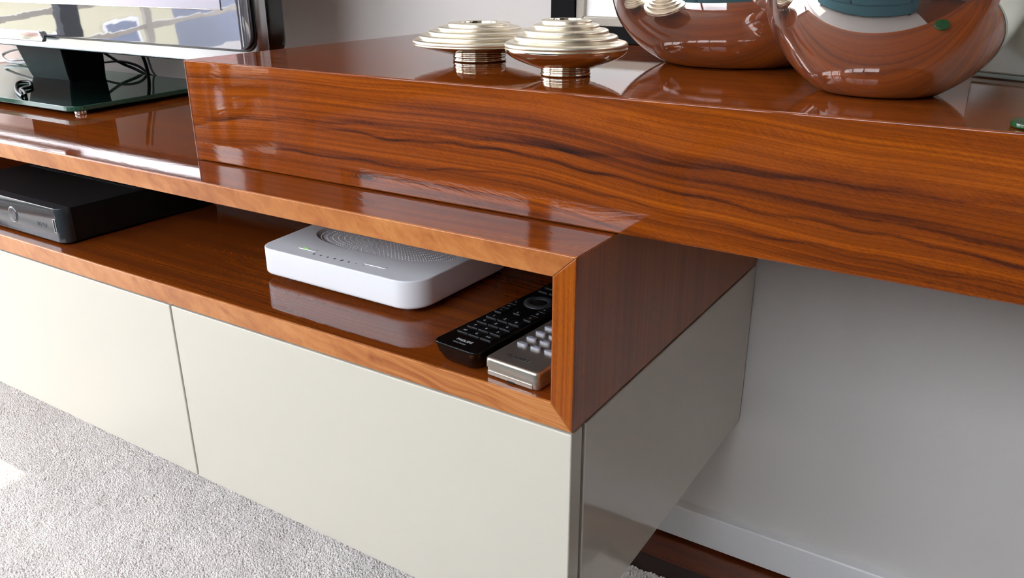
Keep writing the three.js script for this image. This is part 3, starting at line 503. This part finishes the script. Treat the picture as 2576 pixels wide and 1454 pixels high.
{
  // silver air-conditioner remote
  const t = thing('remote_control', 'short silver remote with small grey keys in the right front corner of the shelf', 'remote control', [-0.0695, Y(SB), -0.0105], THREE.MathUtils.degToRad(-4.6));
  const L = 0.15, o = (w, z0, r) => roundPoly([[-w, -z0, r], [w, -z0, r], [w, L, r], [-w, L, r]], 8);
  mesh('back_shell', slab(o(0.0296, -0.0012, 0.005), 0.0003, 0.0088, 0.0025, 0.0003), std('#c6bfb3', 0.32, { metalness: 0.9 }), t);
  mesh('front_shell', slab(o(0.0300, 0, 0.005), 0.0092, 0.0188, 0.0003, 0.003), silverPlastic, t);
  mesh('seam', slab(o(0.0292, -0.0016, 0.005), 0.0086, 0.0094, 0.0001, 0.0001), std('#6d6a63', 0.6), t);
  mesh('battery_cover', rbox(-0.027, 0.024, 0.0012, 0.0062, -0.004, -0.0004, 0.0008), std('#c9c2b6', 0.32, { metalness: 0.9 }), t);
  mesh('battery_notch', rbox(-0.004, 0.004, 0.0004, 0.0024, -0.003, 0.0001, 0.0003), blackMatte, t);
  const km = std('#8f8f98', 0.3);
  for (let c = 0; c < 3; c++) for (let r = 0; r < 6; r++) { const x = (c - 1) * 0.0152 - 0.0012, z = -0.0405 - r * 0.0148 - c * 0.0003; const g = slab(roundPoly([[x - 0.0056, -z - 0.0026, 0.0024], [x + 0.0056, -z - 0.0026, 0.0024], [x + 0.0056, -z + 0.0026, 0.0024], [x - 0.0056, -z + 0.0026, 0.0024]], 5), 0.0186, 0.0212, 0.0001, 0.0009); mesh('key', g, km, t); }
  const a = lying('GREE', 0.0040); a.scale(1.25, 1, 1); a.translate(0.0018, 0.0188, -0.0155); mesh('lettering', a, std('#2a2a2c', 0.5), t);
  const lo = new THREE.Shape(); lo.absarc(0, 0, 0.0024, 0, 2 * Math.PI); const lh = new THREE.Path(); lh.absarc(0, 0, 0.0011, 0, 2 * Math.PI, true); lo.holes.push(lh);
  const lg = ext(lo, 0.00025); lg.rotateX(-Math.PI / 2); lg.translate(-0.0128, 0.0188, -0.0155); mesh('emblem', lg, std('#2a2a2c', 0.5), t);
  mesh('display', slab(roundPoly([[-0.022, 0.128, 0.003], [0.022, 0.128, 0.003], [0.022, 0.144, 0.003], [-0.022, 0.144, 0.003]], 4), 0.0187, 0.0191, 0.0001, 0.0002), std('#4d5350', 0.15), t);
}

// ---------------------------------------------------------------- sofa and cushions mirrored in the vases
{
  const t = thing('sofa', 'teal fabric sofa standing behind the camera, mirrored in the front vase', 'sofa', [-0.35, 0, 0.98]);
  const n = createNoise2D(rng(44)), teal = new THREE.MeshPhysicalMaterial({ color: lin('#2f6b7a'), roughness: 0.95, sheen: 0.4, sheenColor: lin('#7fb3bd'), bumpMap: grainMap(0.02), bumpScale: 0.0006 });
  mesh('base', rbox(-1.2, 1.2, 0.06, 0.3, 0, 0.9, 0.03, 4), teal, t);
  for (const s of [-1, 1]) mesh('arm', rbox(s * 1.2 - 0.1, s * 1.2 + 0.1, 0.06, 0.62, 0, 0.92, 0.06, 5), teal, t);
  for (const s of [-1, 1]) mesh('seat_cushion', rbox(s * 0.55 - 0.545, s * 0.55 + 0.545, 0.3, 0.46, -0.03, 0.72, 0.05, 5), teal, t);
  mesh('backrest', rbox(-1.1, 1.1, 0.3, 0.85, 0.7, 0.92, 0.07, 5), teal, t);
  for (const x of [-1.15, 1.15]) for (const z of [0.06, 0.84]) mesh('leg', rbox(x - 0.025, x + 0.025, 0.0085, 0.062, z - 0.025, z + 0.025, 0.004), blackPlastic, t);
  const cushion = (label, x, z, turn, hex, sz = 0.23) => {
    const g = new THREE.SphereGeometry(1, 40, 28), p = g.attributes.position, v = V3(), e = 0.55, f = (q) => Math.sign(q) * Math.abs(q) ** e;
    for (let i = 0; i < p.count; i++) { v.fromBufferAttribute(p, i); const a = f(v.x) * sz, b = f(v.y) * sz, k = Math.max(0, 1 - (Math.abs(f(v.x)) ** 4 + Math.abs(f(v.y)) ** 4) * 0.45); p.setXYZ(i, a, b, v.z * 0.09 * k + 0.002 * n(a * 14, b * 14)); }
    g.computeVertexNormals(); g.rotateX(-0.35); const m = mesh('cushion', planar(g), new THREE.MeshPhysicalMaterial({ color: lin(hex), roughness: 1, bumpMap: grainMap(0.03), bumpScale: 0.001 }));
    m.position.set(x, 0.46 + sz * 0.94, z); m.rotation.y = turn; m.userData = { label, category: 'cushion' };
  };
  cushion('beige woven cushion on the teal sofa, mirrored left of centre in the front vase', -0.55, 1.36, 0.1, '#c9beb2');
  cushion('cream flecked cushion on the teal sofa, mirrored at centre in the front vase', -0.05, 1.36, -0.1, '#d8d0c2');
  cushion('grey furry cushion on the teal sofa, mirrored right of centre in the front vase', 0.45, 1.36, -0.2, '#8d8c98');
}

{
  const t = thing('side_chair', 'dark wooden chair by the balcony door, its legs mirrored in the glossy desk front', 'chair', [-2.3, 0.0085, 1.62], 0.5), m = std('#3a2416', 0.3);
  mesh('seat', rbox(-0.22, 0.22, 0.43, 0.47, -0.21, 0.21, 0.015, 3), std('#cfc6b8', 0.9), t);
  mesh('seat_frame', rbox(-0.215, 0.215, 0.38, 0.43, -0.205, 0.205, 0.006), m, t);
  for (const x of [-0.19, 0.19]) { mesh('leg', rbox(x - 0.018, x + 0.018, 0, 0.38, 0.165, 0.2, 0.005), m, t); mesh('leg', rbox(x - 0.018, x + 0.018, 0, 0.95, -0.24, -0.206, 0.005), m, t); }
  for (const y of [0.58, 0.72, 0.88]) mesh('back_slat', rbox(-0.17, 0.17, y - 0.03, y + 0.03, -0.232, -0.214, 0.004), m, t);
}

// ---------------------------------------------------------------- balcony, houses opposite
struct(mesh('balcony', box(-4.7, XL - 0.2, -0.25, -0.08, -1.2, 4.2), std('#b9b2a6', 0.8)));
{
  const t = thing('balcony_railing', 'cream painted balcony railing of posts and rails, mirrored in the television bezel', 'railing', [-4.35, -0.08, 0]), m = std('#cfc6b4', 0.45);
  for (const y of [0.30, 0.50, 0.72, 0.98]) mesh('rail', rbox(-0.016, 0.016, y - 0.016, y + 0.016, -1.15, 4.15, 0.006), m, t);
  for (let k = 0; k < 6; k++) mesh('post', rbox(-0.024, 0.024, 0, 1.0, -1.1 + k * 1.03 - 0.024, -1.1 + k * 1.03 + 0.024, 0.006), m, t);
}
struct(mesh('ground', box(-130, -6, -13.2, -13, -90, 110), std('#8b8a80', 0.95)));
{
  const glass = std('#6f7686', 0.1), frame = std('#e6e2da', 0.6), R = rng(70);
  const house = (label, x, z, w, d, top, wall, roofHex, turn) => {
    const t = thing('house', label, 'house', [x, -13, z], turn), h = top + 13;
    mesh('wall', box(-d / 2, d / 2, 0, h, -w / 2, w / 2), std(wall, 0.85), t);
    const g = ext([[-w / 2 - 0.5, 0], [w / 2 + 0.5, 0], [0, w * 0.24]], d + 0.8); g.rotateY(Math.PI / 2); g.translate(-d / 2 - 0.4, h, 0); mesh('roof', g, std(roofHex, 0.85), t);
    for (let y = h - 2.4; y > 1; y -= 3) for (let k = -w / 2 + 1.3; k < w / 2 - 0.8; k += 2.4) { const q = mesh('window', box(d / 2, d / 2 + 0.08, y - 0.8, y + 0.8, k - 0.6, k + 0.6), frame, t); mesh('pane', box(d / 2 + 0.08, d / 2 + 0.1, y - 0.7, y + 0.7, k - 0.5, k + 0.5), glass, q); }
  };
  house('pale yellow house with a faded red roof across the street, mirrored in the television bezel', -27, 11, 8, 9, -0.6, '#cfc6a4', '#b0796a', 0.1);
  house('pale blue house across the street, mirrored right in the television bezel', -27, 24, 10, 9, -0.2, '#b9bfd2', '#b98476', -0.1);
  house('salmon house across the street, mirrored left in the television bezel', -30, 2, 8, 9, -0.8, '#d3b0a2', '#a8766a', 0.05);
  house('white house standing behind the pale yellow one across the street', -46, 18, 14, 10, 1.2, '#dedbd4', '#a3604d', 0);
  house('rose house standing far behind across the street', -48, 38, 16, 10, 0.8, '#c9aaa2', '#a87a70', 0.2);
}

shade(scene);
renderer.render(scene, camera);
